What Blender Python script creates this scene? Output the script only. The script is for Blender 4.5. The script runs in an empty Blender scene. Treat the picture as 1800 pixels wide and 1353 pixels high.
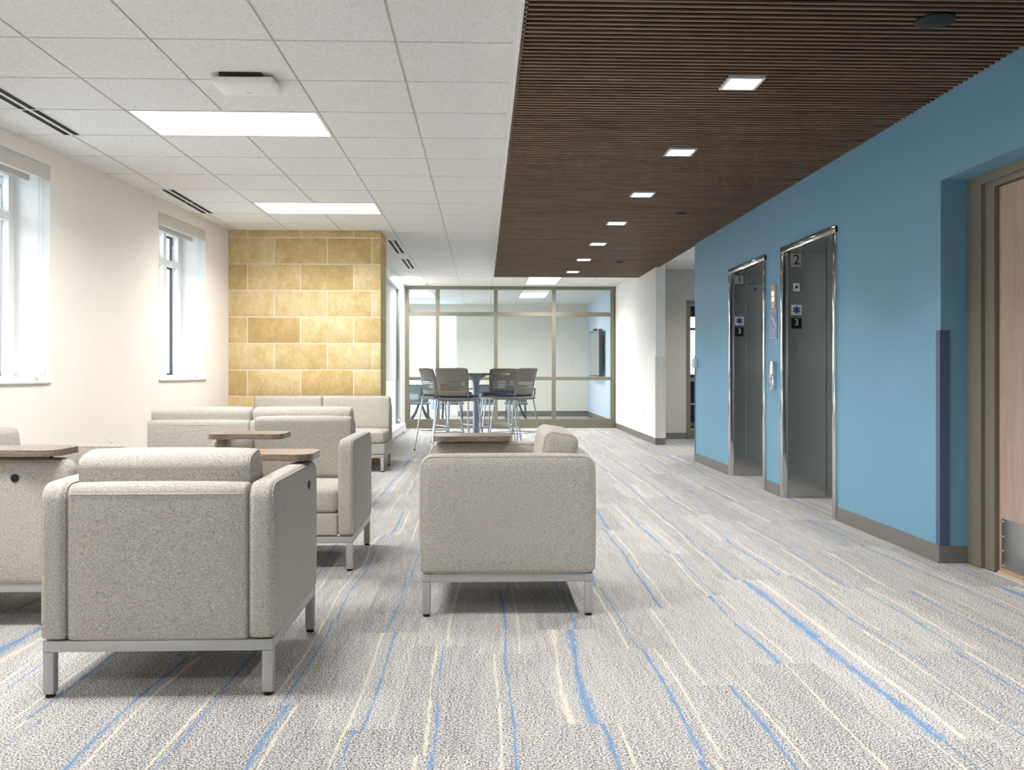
import bpy, bmesh, math, random
from mathutils import Vector, Matrix
random.seed(7)
C = bpy.context.scene.collection
scn = bpy.context.scene
PI = math.pi

# ------------------------------------------------------------------ camera
YAW = math.atan(51 / 1557)
cam_d = bpy.data.cameras.new('camera')
cam_d.sensor_fit = 'HORIZONTAL'; cam_d.sensor_width = 36.0
cam_d.lens = 36.0 * 1557 / 1800
cam_d.shift_x = 0.0
cam_d.shift_y = -(676.5 - 654) / 1800
cam_d.clip_start = 0.05; cam_d.clip_end = 1000
cam = bpy.data.objects.new('camera', cam_d); C.objects.link(cam)
cam.location = (0, 0, 1.08)
cam.rotation_euler = (PI / 2, 0, -YAW)
scn.camera = cam

# ------------------------------------------------------------------ view / world
scn.view_settings.view_transform = 'Standard'
scn.view_settings.look = 'None'
scn.view_settings.gamma = 1.0
scn.view_settings.use_curve_mapping = False
scn.view_settings.exposure = 0.6
PANEL, PANEL_W = 4.0, 35.0      # ceiling troffers: glow of the diffuser, watts (per 0.74 m2)
SPOT, SPOT_W = 6.0, 10.0         # square downlights
SKY = 4.8

w = bpy.data.worlds.new('overcast_sky'); scn.world = w
w.use_nodes = True
nt = w.node_tree; nt.nodes.clear()
wo = nt.nodes.new('ShaderNodeOutputWorld'); bg = nt.nodes.new('ShaderNodeBackground')
tc = nt.nodes.new('ShaderNodeTexCoord'); sp = nt.nodes.new('ShaderNodeSeparateXYZ')
cr = nt.nodes.new('ShaderNodeValToRGB')
nt.links.new(tc.outputs['Generated'], sp.inputs[0])
mp = nt.nodes.new('ShaderNodeMapRange'); mp.inputs[1].default_value = -0.1; mp.inputs[2].default_value = 0.5
nt.links.new(sp.outputs[2], mp.inputs[0]); nt.links.new(mp.outputs[0], cr.inputs[0])
cr.color_ramp.elements[0].position = 0.12; cr.color_ramp.elements[0].color = (0.62, 0.72, 0.82, 1)
cr.color_ramp.elements[1].position = 0.35; cr.color_ramp.elements[1].color = (0.93, 0.97, 1.0, 1)
nt.links.new(cr.outputs[0], bg.inputs[0]); bg.inputs[1].default_value = SKY
nt.links.new(bg.outputs[0], wo.inputs[0])


# ------------------------------------------------------------------ material helpers
def lin(r, g, b):
    def f(c):
        c /= 255
        return c / 12.92 if c <= 0.04045 else ((c + 0.055) / 1.055) ** 2.4
    return (f(r), f(g), f(b), 1)


class NG:
    """tiny helper for building node graphs"""
    def __init__(s, name):
        s.m = bpy.data.materials.new(name); s.m.use_nodes = True
        s.t = s.m.node_tree; s.b = s.t.nodes['Principled BSDF']

    def n(s, typ, **k):
        x = s.t.nodes.new(typ)
        for a, v in k.items(): setattr(x, a, v)
        return x

    def put(s, sock, v):
        if hasattr(v, 'is_output'): s.t.links.new(v, sock)
        else: sock.default_value = v

    def math(s, op, a, b=0.0, c=0.0, clamp=False):
        x = s.n('ShaderNodeMath', operation=op, use_clamp=clamp)
        s.put(x.inputs[0], a); s.put(x.inputs[1], b); s.put(x.inputs[2], c)
        return x.outputs[0]

    def coord(s, kind='Object', scale=(1, 1, 1)):
        x = s.n('ShaderNodeTexCoord'); mpn = s.n('ShaderNodeMapping')
        s.t.links.new(x.outputs[kind], mpn.inputs[0]); mpn.inputs['Scale'].default_value = scale
        return mpn.outputs[0]

    def noise(s, vec, scale, detail=2.0, rough=0.5):
        x = s.n('ShaderNodeTexNoise'); s.put(x.inputs['Vector'], vec)
        x.inputs['Scale'].default_value = scale; x.inputs['Detail'].default_value = detail
        x.inputs['Roughness'].default_value = rough
        return x.outputs['Fac']

    def ramp(s, fac, stops, interp='LINEAR'):
        x = s.n('ShaderNodeValToRGB'); s.put(x.inputs[0], fac); x.color_ramp.interpolation = interp
        e = x.color_ramp.elements
        while len(e) < len(stops): e.new(0.5)
        for el, (p, col) in zip(e, stops): el.position = p; el.color = col
        return x.outputs[0]

    def mix(s, f, a, b, blend='MIX'):
        x = s.n('ShaderNodeMix', data_type='RGBA', blend_type=blend)
        s.put(x.inputs[0], f); s.put(x.inputs[6], a); s.put(x.inputs[7], b)
        return x.outputs[2]

    def bump(s, h, strength, dist=0.002):
        x = s.n('ShaderNodeBump'); x.inputs['Strength'].default_value = strength
        x.inputs['Distance'].default_value = dist
        s.t.links.new(h, x.inputs['Height']); s.t.links.new(x.outputs[0], s.b.inputs['Normal'])

    def set(s, **k):
        for a, v in k.items():
            s.put(s.b.inputs[a.replace('_', ' ')], v)
        return s


def plain(name, col, rough=0.6, metal=0.0, var=0.03, scale=6.0, bump=0.0, bscale=300):
    g = NG(name)
    f = g.noise(g.coord(), scale, 3)
    lo = tuple(c * (1 - var) for c in col[:3]) + (1,)
    hi = tuple(min(1, c * (1 + var)) for c in col[:3]) + (1,)
    g.set(Base_Color=g.ramp(f, [(0.3, lo), (0.7, hi)]), Roughness=rough, Metallic=metal)
    if bump: g.bump(g.noise(g.coord(), bscale, 2), bump)
    return g.m


def emit(name, col, strength):
    g = NG(name)
    g.set(Base_Color=(0.8, 0.8, 0.8, 1), Emission_Color=col, Emission_Strength=strength, Roughness=0.5)
    return g.m


def mat_fabric():
    g = NG('heather_grey_fabric')
    a = g.noise(g.coord(scale=(1, 1, 4)), 150, 2, 0.6)
    b = g.noise(g.coord(scale=(4, 4, 1)), 150, 2, 0.6)
    f = g.math('MULTIPLY', g.math('ADD', a, b), 0.5)
    big = g.noise(g.coord(), 500, 1)
    f2 = g.math('ADD', g.math('MULTIPLY', f, 0.8), g.math('MULTIPLY', big, 0.2))
    col = g.ramp(f2, [(0.35, lin(104, 99, 91)), (0.45, lin(162, 156, 147)), (0.54, lin(194, 188, 179)), (0.66, lin(226, 221, 212))])
    g.set(Base_Color=col, Roughness=0.95)
    g.b.inputs['Sheen Weight'].default_value = 0.15
    g.bump(f2, 0.5, 0.0012)
    return g.m


def mat_carpet():
    g = NG('striped_plank_carpet')
    W, L = 0.25, 1.0
    co = g.coord('Object')
    s = g.n('ShaderNodeSeparateXYZ'); g.put(s.inputs[0], co)
    X, Y = s.outputs[0], s.outputs[1]
    x = g.math('DIVIDE', g.math('ADD', X, 50.02), W)
    col = g.math('FLOOR', x); fx = g.math('FRACT', x)
    wn = g.n('ShaderNodeTexWhiteNoise', noise_dimensions='1D'); g.put(wn.inputs['W'], col)
    y = g.math('ADD', g.math('DIVIDE', g.math('ADD', Y, 50), L), g.math('MULTIPLY', wn.outputs[0], 0.999))
    row = g.math('FLOOR', y)
    cv = g.n('ShaderNodeCombineXYZ'); g.put(cv.inputs[0], col); g.put(cv.inputs[1], row)
    w2 = g.n('ShaderNodeTexWhiteNoise', noise_dimensions='2D'); g.put(w2.inputs['Vector'], cv.outputs[0])
    rs = g.n('ShaderNodeSeparateColor'); g.put(rs.inputs[0], w2.outputs['Color'])
    r1, r2, r3 = rs.outputs[0], rs.outputs[1], rs.outputs[2]
    # slowly wandering coordinate along the plank
    wv = g.n('ShaderNodeCombineXYZ'); g.put(wv.inputs[0], g.math('MULTIPLY', col, 7.31)); g.put(wv.inputs[1], g.math('MULTIPLY', Y, 1.0)); g.put(wv.inputs[2], g.math('MULTIPLY', row, 0.15))
    wan = g.noise(wv.outputs[0], 0.85, 1)
    c1 = g.math('ADD', g.math('ADD', 0.36, g.math('MULTIPLY', r1, 0.24)), g.math('MULTIPLY', g.math('SUBTRACT', wan, 0.5), 0.42))
    jv = g.n('ShaderNodeCombineXYZ'); g.put(jv.inputs[0], g.math('MULTIPLY', X, 90.0)); g.put(jv.inputs[1], g.math('MULTIPLY', Y, 14.0))
    jit = g.noise(jv.outputs[0], 1.0, 3, 0.65)
    j2v = g.n('ShaderNodeCombineXYZ'); g.put(j2v.inputs[0], g.math('MULTIPLY', X, 230.0)); g.put(j2v.inputs[1], g.math('MULTIPLY', Y, 120.0))
    jit2 = g.noise(j2v.outputs[0], 1.0, 2, 0.6)
    wide = g.math('MULTIPLY', g.math('GREATER_THAN', r2, 0.93), 0.04)
    wb = g.math('ADD', g.math('ADD', 0.010, g.math('MULTIPLY', r3, 0.022)), wide)

    gv = g.n('ShaderNodeCombineXYZ'); g.put(gv.inputs[0], g.math('MULTIPLY', col, 3.7)); g.put(gv.inputs[1], g.math('MULTIPLY', Y, 3.2)); g.put(gv.inputs[2], row)
    gate = g.math('MULTIPLY', g.math('SUBTRACT', g.noise(gv.outputs[0], 1.0, 2), 0.28), 2.6, clamp=True)

    def line(center, width, thr):
        width = g.math('MULTIPLY', width, g.math('ADD', 0.25, g.math('MULTIPLY', gate, 1.0)))
        d = g.math('ABSOLUTE', g.math('SUBTRACT', fx, center))
        inside = g.math('SUBTRACT', 1.0, g.math('DIVIDE', d, g.math('MULTIPLY', width, 2.0)), clamp=True)
        v = g.math('ADD', inside, g.math('MULTIPLY', g.math('SUBTRACT', jit, 0.5), 1.5))
        v = g.math('ADD', v, g.math('MULTIPLY', g.math('SUBTRACT', jit2, 0.5), 2.2))
        near = g.math('GREATER_THAN', inside, 0.02)
        return g.math('MULTIPLY', g.math('MULTIPLY', g.math('SUBTRACT', v, thr), 3.5, clamp=True), near)
    blue = line(c1, g.math('MULTIPLY', wb, 1.5), 0.50)
    side = g.math('SUBTRACT', g.math('MULTIPLY', g.math('GREATER_THAN', r3, 0.45), 2.0), 1.0)
    c2 = g.math('ADD', c1, g.math('MULTIPLY', side, g.math('ADD', g.math('MULTIPLY', wb, 1.6), g.math('ADD', 0.06, g.math('MULTIPLY', r2, 0.14)))))
    cream = line(c2, g.math('ADD', 0.026, g.math('MULTIPLY', wide, 0.6)), 0.50)
    blue = g.math('MULTIPLY', blue, g.math('GREATER_THAN', r1, 0.16))
    cream = g.math('MULTIPLY', cream, g.math('GREATER_THAN', r2, 0.12))
    # speckled grey pile
    n1 = g.noise(co, 170, 2, 0.7)
    n2 = g.noise(g.coord(scale=(14, 1.2, 1)), 3.0, 3, 0.6)
    tone = g.math('ADD', g.math('MULTIPLY', g.math('SUBTRACT', n2, 0.5), 0.10), g.math('MULTIPLY', g.math('SUBTRACT', r2, 0.5), 0.035))
    f = g.math('ADD', n1, tone)
    base = g.ramp(f, [(0.36, lin(46, 47, 50)), (0.435, lin(106, 105, 106)), (0.50, lin(168, 165, 162)), (0.60, lin(215, 211, 206))])
    c = g.mix(g.math('MULTIPLY', cream, 0.6), base, lin(226, 216, 194))
    c = g.mix(g.math('MULTIPLY', blue, 0.85), c, lin(88, 132, 178))
    g.set(Base_Color=c, Roughness=0.95)
    g.bump(n1, 0.5, 0.004)
    return g.m


def mat_stone():
    g = NG('yellow_stone_block')
    gi = g.n('ShaderNodeNewGeometry')
    isl = gi.outputs['Random Per Island']
    st = g.noise(g.coord(scale=(1, 1, 0.8)), 6, 6, 0.65)
    fine = g.noise(g.coord(scale=(2, 2, 1)), 22, 6, 0.75)
    f = g.math('ADD', g.math('MULTIPLY', st, 0.55), g.math('MULTIPLY', fine, 0.45))
    f = g.math('ADD', f, g.math('MULTIPLY', g.math('SUBTRACT', isl, 0.5), 0.20))
    c = g.ramp(f, [(0.34, lin(190, 160, 106)), (0.46, lin(205, 177, 122)), (0.54, lin(214, 190, 138)), (0.68, lin(226, 208, 166))])
    g.set(Base_Color=c, Roughness=0.7)
    g.bump(f, 0.3, 0.003)
    return g.m


def mat_wood(name, dark, mid, light, axis='x', scale=1.0, rough=0.45):
    g = NG(name)
    sc = {'x': (1, 14, 14), 'y': (14, 1, 14), 'z': (14, 14, 1)}[axis]
    a = g.noise(g.coord(scale=sc), 3.0 * scale, 5, 0.6)
    b = g.noise(g.coord(scale=tuple(q * 4 for q in sc)), 6.0 * scale, 3, 0.6)
    f = g.math('ADD', g.math('MULTIPLY', a, 0.7), g.math('MULTIPLY', b, 0.3))
    g.set(Base_Color=g.ramp(f, [(0.35, dark), (0.5, mid), (0.66, light)]), Roughness=rough)
    return g.m


def mat_steel(name, col, rough, axis_scale=(1, 1, 60), wav=0.0, metal=1.0):
    g = NG(name)
    a = g.noise(g.coord(scale=axis_scale), 12, 2, 0.5)
    r = g.math('ADD', rough - 0.01, g.math('MULTIPLY', a, 0.02))
    g.set(Base_Color=col, Metallic=metal, Roughness=r)
    if wav:
        b = g.noise(g.coord(scale=(0.7, 0.7, 1.6)), 2.0, 0)
        g.bump(b, wav, 0.04)
    return g.m


def mat_tile():
    g = NG('mineral_ceiling_tile')
    a = g.noise(g.coord(), 260, 2, 0.7)
    b = g.noise(g.coord(), 60, 2, 0.6)
    f = g.math('ADD', g.math('MULTIPLY', a, 0.6), g.math('MULTIPLY', b, 0.4))
    g.set(Base_Color=g.ramp(f, [(0.36, (0.62, 0.61, 0.59, 1)), (0.46, (0.80, 0.795, 0.78, 1)), (0.6, (0.85, 0.845, 0.83, 1))]), Roughness=0.9)
    return g.m


def mat_glass(name, tint=(0.93, 0.97, 0.96, 1), amount=0.1):
    g = NG(name)
    out = [n for n in g.t.nodes if n.type == 'OUTPUT_MATERIAL'][0]
    tr = g.n('ShaderNodeBsdfTransparent'); tr.inputs[0].default_value = tint
    gl = g.n('ShaderNodeBsdfGlossy'); gl.inputs['Roughness'].default_value = 0.02
    fr = g.n('ShaderNodeFresnel'); fr.inputs['IOR'].default_value = 1.5
    mx = g.n('ShaderNodeMixShader')
    gi = g.n('ShaderNodeNewGeometry')
    f = g.math('MULTIPLY', g.math('MULTIPLY', fr.outputs[0], 1.0 + amount), g.math('SUBTRACT', 1.0, gi.outputs['Backfacing']))
    g.t.links.new(f, mx.inputs[0])
    g.t.links.new(tr.outputs[0], mx.inputs[1]); g.t.links.new(gl.outputs[0], mx.inputs[2])
    g.t.links.new(mx.outputs[0], out.inputs['Surface'])
    return g.m


M = dict(
    fabric=mat_fabric(), carpet=mat_carpet(), stone=mat_stone(), tile=mat_tile(),
    mortar=plain('pale_mortar', lin(228, 217, 198), 0.9, bump=0.3),
    cream=plain('cream_wall_paint', lin(246, 239, 231), 0.75, var=0.008),
    white_wall=plain('white_wall_paint', lin(240, 240, 236), 0.75, var=0.008),
    far_wall=plain('light_far_wall_paint', lin(234, 231, 220), 0.7, var=0.008),
    beige=plain('greige_wall_paint', lin(205, 198, 187), 0.75, var=0.008),
    blue=plain('blue_wall_paint', lin(112, 160, 186), 0.55, var=0.015, scale=3),
    pale_blue=plain('pale_blue_wall_paint', lin(196, 214, 232), 0.6, var=0.01),
    guard=plain('dark_blue_corner_guard', lin(74, 94, 128), 0.45),
    white_guard=plain('ivory_corner_guard', lin(222, 218, 206), 0.5),
    base=plain('grey_rubber_base', lin(118, 114, 110), 0.55),
    tbar=plain('white_grid_bar', lin(196, 194, 188), 0.5),
    white=plain('white_enamel', lin(236, 236, 234), 0.4, var=0.01),
    offwhite=plain('warm_white_valance', lin(214, 208, 200), 0.5, var=0.01),
    bronze=plain('bronze_grey_frame', lin(124, 118, 103), 0.45),
    black=plain('black_plastic', lin(18, 18, 19), 0.5),
    vent=plain('black_vent_slot', lin(14, 14, 14), 0.8),
    gasket_grey=plain('grey_mullion', lin(112, 112, 114), 0.5),
    gasket=plain('dark_window_gasket', lin(52, 58, 68), 0.5),
    leg=plain('silver_powder_coat', lin(184, 182, 180), 0.4, metal=0.25),
    tablet=mat_wood('walnut_laminate', lin(104, 88, 76), lin(132, 114, 100), lin(156, 139, 124), 'x', 1.0, 0.28),
    slat=mat_wood('dark_walnut_slat', lin(96, 73, 54), lin(124, 97, 75), lin(146, 118, 94), 'x', 0.5, 0.5),
    slat_shade_back=plain('dark_gap_shade_backing', lin(16, 10, 7), 0.85),
    door=mat_wood('pale_maple_veneer', lin(164, 142, 126), lin(178, 154, 138), lin(190, 168, 152), 'z', 0.35, 0.5),
    edge=plain('pale_door_edge', lin(200, 170, 132), 0.6),
    steel=mat_steel('brushed_elevator_steel', (0.50, 0.52, 0.52, 1), 0.25, (1, 1, 30), wav=0.35),
    polish=mat_steel('polished_steel_trim', (0.72, 0.73, 0.73, 1), 0.10),
    kick=mat_steel('satin_kick_plate', (0.50, 0.50, 0.49, 1), 0.22),
    chrome=mat_steel('silver_tube', (0.42, 0.44, 0.47, 1), 0.35),
    column=plain('grey_blue_column', lin(142, 152, 168), 0.35, metal=0.4),
    shell=plain('taupe_plastic_shell', lin(132, 127, 119), 0.5),
    seatframe=plain('grey_plastic_seat', lin(126, 126, 124), 0.5),
    navy=plain('navy_seat_fabric', lin(38, 54, 84), 0.85, bump=0.2),
    grey_shell=plain('slate_plastic_shell', lin(112, 120, 126), 0.5),
    dark_leg=plain('charcoal_table_leg', lin(88, 92, 96), 0.5),
    glass=mat_glass('clear_glass', (0.95, 0.97, 0.965, 1)),
    shade=plain('white_roller_shade', lin(236, 238, 240), 0.8, var=0.005),
    paper=plain('white_plate', lin(226, 228, 230), 0.5),
    ink=plain('black_plate', lin(14, 14, 15), 0.45),
    star=plain('blue_star_paint', lin(34, 66, 150), 0.5),
    sign=plain('lavender_blue_sign', lin(128, 146, 190), 0.5),
    haze_ground=plain('haze_pale_ground', lin(190, 198, 208), 0.9, var=0.15, scale=0.2),  # distance haze is put into this pale ground colour
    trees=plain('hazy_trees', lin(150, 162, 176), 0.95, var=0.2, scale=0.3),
    panel=emit('light_diffuser', (1.0, 0.99, 0.975, 1), PANEL),
    spot=emit('downlight_lens', (1.0, 0.985, 0.965, 1), SPOT),
    lamp=emit('warm_lantern_light', (1.0, 0.72, 0.52, 1), 1.6),
    screen=plain('grey_screen', lin(120, 124, 122), 0.12),
)


# ------------------------------------------------------------------ mesh helpers
def add_box(bm, x0, x1, y0, y1, z0, z1, bevel=0.0, seg=2):
    r = bmesh.ops.create_cube(bm, size=1.0)
    vs = r['verts']
    for v in vs:
        v.co = Vector(((x0 + x1) / 2 + v.co.x * (x1 - x0), (y0 + y1) / 2 + v.co.y * (y1 - y0), (z0 + z1) / 2 + v.co.z * (z1 - z0)))
    if bevel:
        es = list({e for v in vs for e in v.link_edges})
        bmesh.ops.bevel(bm, geom=es, offset=bevel, segments=seg, affect='EDGES', profile=0.5)


def box(*a, **k):
    bm = bmesh.new(); add_box(bm, *a, **k); return bm


def add_round(bm, c, size, r, bulge=0.0, zb=None, n=6, sag=0.0):
    """soft upholstered block: centre, full size, radii (x,y,z), zb = radius at the bottom"""
    h = [s / 2 for s in size]
    r = list(r); zb = r[2] if zb is None else zb

    def pos(hh, ra, rb):
        k = 4
        p = [-hh + ra * i / k for i in range(k + 1)]
        m = [-hh + ra + (2 * hh - ra - rb) * i / n for i in range(1, n)]
        q = [hh - rb + rb * i / k for i in range(k + 1)]
        return p + m + q
    P = [pos(h[0], r[0], r[0]), pos(h[1], r[1], r[1]), pos(h[2], zb, r[2])]
    cache = {}

    def vert(i, j, k):
        key = (i, j, k)
        if key in cache: return cache[key]
        p = [P[0][i], P[1][j], P[2][k]]
        lo = [-h[0] + r[0], -h[1] + r[1], -h[2] + zb]; hi = [h[0] - r[0], h[1] - r[1], h[2] - r[2]]
        rr = [r[0], r[1], zb if p[2] < lo[2] else r[2]]
        q = [min(max(p[a], lo[a]), hi[a]) for a in range(3)]
        d = [(p[a] - q[a]) / rr[a] for a in range(3)]
        l = math.sqrt(sum(t * t for t in d))
        if l > 1e-9: p = [q[a] + rr[a] * d[a] / l for a in range(3)]
        if bulge:
            u = [min(1, abs(p[a]) / h[a]) for a in range(3)]
            for a in range(3):
                o = [t for t in range(3) if t != a]
                on = max(0, (abs(p[a]) - (h[a] - rr[a] * 1.0)) / (rr[a]))
                p[a] += math.copysign(bulge * on * (1 - u[o[0]] ** 4) * (1 - u[o[1]] ** 4), p[a])
        v = bm.verts.new((c[0] + p[0], c[1] + p[1], c[2] + p[2]))
        cache[key] = v
        return v
    nx, ny, nz = len(P[0]) - 1, len(P[1]) - 1, len(P[2]) - 1
    for i in range(nx):
        for j in range(ny):
            bm.faces.new((vert(i, j, 0), vert(i, j + 1, 0), vert(i + 1, j + 1, 0), vert(i + 1, j, 0)))
            bm.faces.new((vert(i, j, nz), vert(i + 1, j, nz), vert(i + 1, j + 1, nz), vert(i, j + 1, nz)))
    for i in range(nx):
        for k in range(nz):
            bm.faces.new((vert(i, 0, k), vert(i + 1, 0, k), vert(i + 1, 0, k + 1), vert(i, 0, k + 1)))
            bm.faces.new((vert(i, ny, k), vert(i, ny, k + 1), vert(i + 1, ny, k + 1), vert(i + 1, ny, k)))
    for j in range(ny):
        for k in range(nz):
            bm.faces.new((vert(0, j, k), vert(0, j, k + 1), vert(0, j + 1, k + 1), vert(0, j + 1, k)))
            bm.faces.new((vert(nx, j, k), vert(nx, j + 1, k), vert(nx, j + 1, k + 1), vert(nx, j, k + 1)))
    return list(cache.values())


def rnd(c, size, r, **k):
    bm = bmesh.new(); add_round(bm, c, size, r, **k); return bm


def add_tube(bm, pts, r, seg=8, closed=False, r2=None):
    pts = [Vector(p) for p in pts]; n = len(pts); rings = []
    for i, p in enumerate(pts):
        a = pts[(i - 1) % n] if (closed or i > 0) else p
        b = pts[(i + 1) % n] if (closed or i < n - 1) else p
        t = (b - a).normalized()
        up = Vector((0, 0, 1)) if abs(t.z) < 0.9 else Vector((1, 0, 0))
        s = t.cross(up).normalized(); u = s.cross(t).normalized()
        rad = r if r2 is None else r + (r2 - r) * i / max(1, n - 1)
        rings.append([bm.verts.new(p + rad * (math.cos(2 * PI * k / seg) * s + math.sin(2 * PI * k / seg) * u)) for k in range(seg)])
    m = n if closed else n - 1
    for i in range(m):
        A, B = rings[i], rings[(i + 1) % n]
        for k in range(seg):
            bm.faces.new((A[k], A[(k + 1) % seg], B[(k + 1) % seg], B[k]))
    if not closed:
        bm.faces.new(rings[0][::-1]); bm.faces.new(rings[-1])


def tube(pts, r, **k):
    bm = bmesh.new(); add_tube(bm, pts, r, **k); return bm


def add_cyl(bm, x, y, z0, z1, r, seg=24, r1=None):
    r1 = r if r1 is None else r1
    A = [bm.verts.new((x + r * math.cos(2 * PI * k / seg), y + r * math.sin(2 * PI * k / seg), z0)) for k in range(seg)]
    B = [bm.verts.new((x + r1 * math.cos(2 * PI * k / seg), y + r1 * math.sin(2 * PI * k / seg), z1)) for k in range(seg)]
    for k in range(seg): bm.faces.new((A[k], A[(k + 1) % seg], B[(k + 1) % seg], B[k]))
    bm.faces.new(A[::-1]); bm.faces.new(B)


def lathe(prof, seg=32, x=0, y=0):
    bm = bmesh.new(); rings = []
    for r, z in prof:
        rings.append([bm.verts.new((x + r * math.cos(2 * PI * k / seg), y + r * math.sin(2 * PI * k / seg), z)) for k in range(seg)])
    for A, B in zip(rings, rings[1:]):
        for k in range(seg): bm.faces.new((A[k], A[(k + 1) % seg], B[(k + 1) % seg], B[k]))
    bm.faces.new(rings[0][::-1]); bm.faces.new(rings[-1])
    return bm


def prism(outline, z0, z1, bevel=0.0):
    bm = bmesh.new()
    A = [bm.verts.new((x, y, z0)) for x, y in outline]; B = [bm.verts.new((x, y, z1)) for x, y in outline]
    n = len(A)
    for k in range(n): bm.faces.new((A[k], A[(k + 1) % n], B[(k + 1) % n], B[k]))
    bm.faces.new(A[::-1]); bm.faces.new(B)
    if bevel:
        es = [e for e in bm.edges if abs(e.verts[0].co.z - e.verts[1].co.z) < 1e-6]
        bmesh.ops.bevel(bm, geom=es, offset=bevel, segments=2, affect='EDGES')
    return bm


def rrect(x0, x1, y0, y1, r, k=8):
    o = []
    for cx, cy, a in ((x1 - r, y1 - r, 0), (x0 + r, y1 - r, 90), (x0 + r, y0 + r, 180), (x1 - r, y0 + r, 270)):
        for i in range(k + 1):
            t = math.radians(a + 90 * i / k); o.append((cx + r * math.cos(t), cy + r * math.sin(t)))
    return o


def obj(name, bm, mat, parent=None, smooth=True, ang=35):
    me = bpy.data.meshes.new(name)
    bmesh.ops.recalc_face_normals(bm, faces=bm.faces)
    if smooth:
        lim = math.radians(ang)
        for f in bm.faces: f.smooth = True
        for e in bm.edges:
            if len(e.link_faces) == 2 and e.calc_face_angle(0) > lim: e.smooth = False
    bm.to_mesh(me); bm.free()
    me.materials.append(mat)
    o = bpy.data.objects.new(name, me); C.objects.link(o)
    if parent: o.parent = parent
    return o


def thing(name, label, cat, loc=(0, 0, 0), rz=0.0, group=None):
    o = bpy.data.objects.new(name, None); C.objects.link(o)
    o.empty_display_size = 0.1
    o.location = loc; o.rotation_euler = (0, 0, rz)
    o['label'] = label; o['category'] = cat
    if group: o['group'] = group
    return o


def tag(o, label, cat, group=None):
    o['label'] = label; o['category'] = cat
    if group: o['group'] = group
    return o


def struct(name, bm, mat, **k):
    o = obj(name, bm, mat, **k); o['kind'] = 'structure'; return o


def dup(o, loc=None, rz=None, label=None, parent=None, group=None):
    c = o.copy(); C.objects.link(c)
    if parent: c.parent = parent
    if loc is not None: c.location = loc
    if rz is not None: c.rotation_euler = (0, 0, rz)
    if label: c['label'] = label
    if group: c['group'] = group
    for ch in list(o.children): dup(ch, parent=c)
    return c


def area_lamp(parent, sx, sy, z, watts, spread, col):
    l = bpy.data.lights.new('lamp', 'AREA'); l.shape = 'RECTANGLE'; l.size = sx; l.size_y = sy
    l.energy = watts; l.spread = math.radians(spread); l.color = col
    o = bpy.data.objects.new('lamp', l); C.objects.link(o); o.parent = parent; o.location = (0, 0, z)
    return o


def text_mesh(s, size, depth=0.001):
    cu = bpy.data.curves.new('lettering', 'FONT'); cu.body = s; cu.size = size; cu.extrude = depth
    cu.align_x = 'CENTER'; cu.align_y = 'CENTER'
    o = bpy.data.objects.new('tmp_text', cu); C.objects.link(o)
    bpy.context.view_layer.update()
    me = bpy.data.meshes.new_from_object(o.evaluated_get(bpy.context.evaluated_depsgraph_get()))
    bpy.data.objects.remove(o)
    return me


def text_obj(name, s, size, mat, parent, loc, rot, depth=0.001):
    me = text_mesh(s, size, depth); me.materials.clear(); me.materials.append(mat)
    o = bpy.data.objects.new(name, me); C.objects.link(o); o.parent = parent
    o.location = loc; o.rotation_euler = rot
    return o


# ================================================================== STRUCTURE
H = 2.74          # tile ceiling
HW = 2.64         # underside of the slatted wood ceiling
XB = 2.59         # blue wall face
YP = 17.10        # glass partition
YE = 21.70        # far wall of the meeting room

# floor
struct('floor', box(-4.6, 8.0, -4.0, 22.2, -0.12, 0.0), M['carpet'], smooth=False)

# --- left wall, turned 3.95 degrees from the corridor axis
PHI = math.atan2(0.30, 4.34)
LW = Matrix.Translation((-3.69, 0, 0)) @ Matrix.Rotation(-PHI, 4, 'Z')


def in_left(bm):
    # local: x = inward (+) from wall face, y = along the wall
    bmesh.ops.transform(bm, matrix=LW, verts=bm.verts); return bm


WZ0, WZ1 = 1.0, 2.62
wins = [(-0.53, 0.637), (2.50, 3.667), (5.53, 6.73), (8.592, 9.76)]  # first two windows are unseen, added to let in more light
bm = bmesh.new()
us = [-4.1]
for a, b in wins: us += [a, b]
us.append(10.75)
for i in range(0, len(us), 2): add_box(bm, -0.36, 0, us[i], us[i + 1], 0, H + 0.05)
for a, b in wins:
    add_box(bm, -0.36, 0, a, b, 0, WZ0); add_box(bm, -0.36, 0, a, b, WZ1, H + 0.05)
struct('wall_left', in_left(bm), M['cream'], smooth=False)


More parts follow.
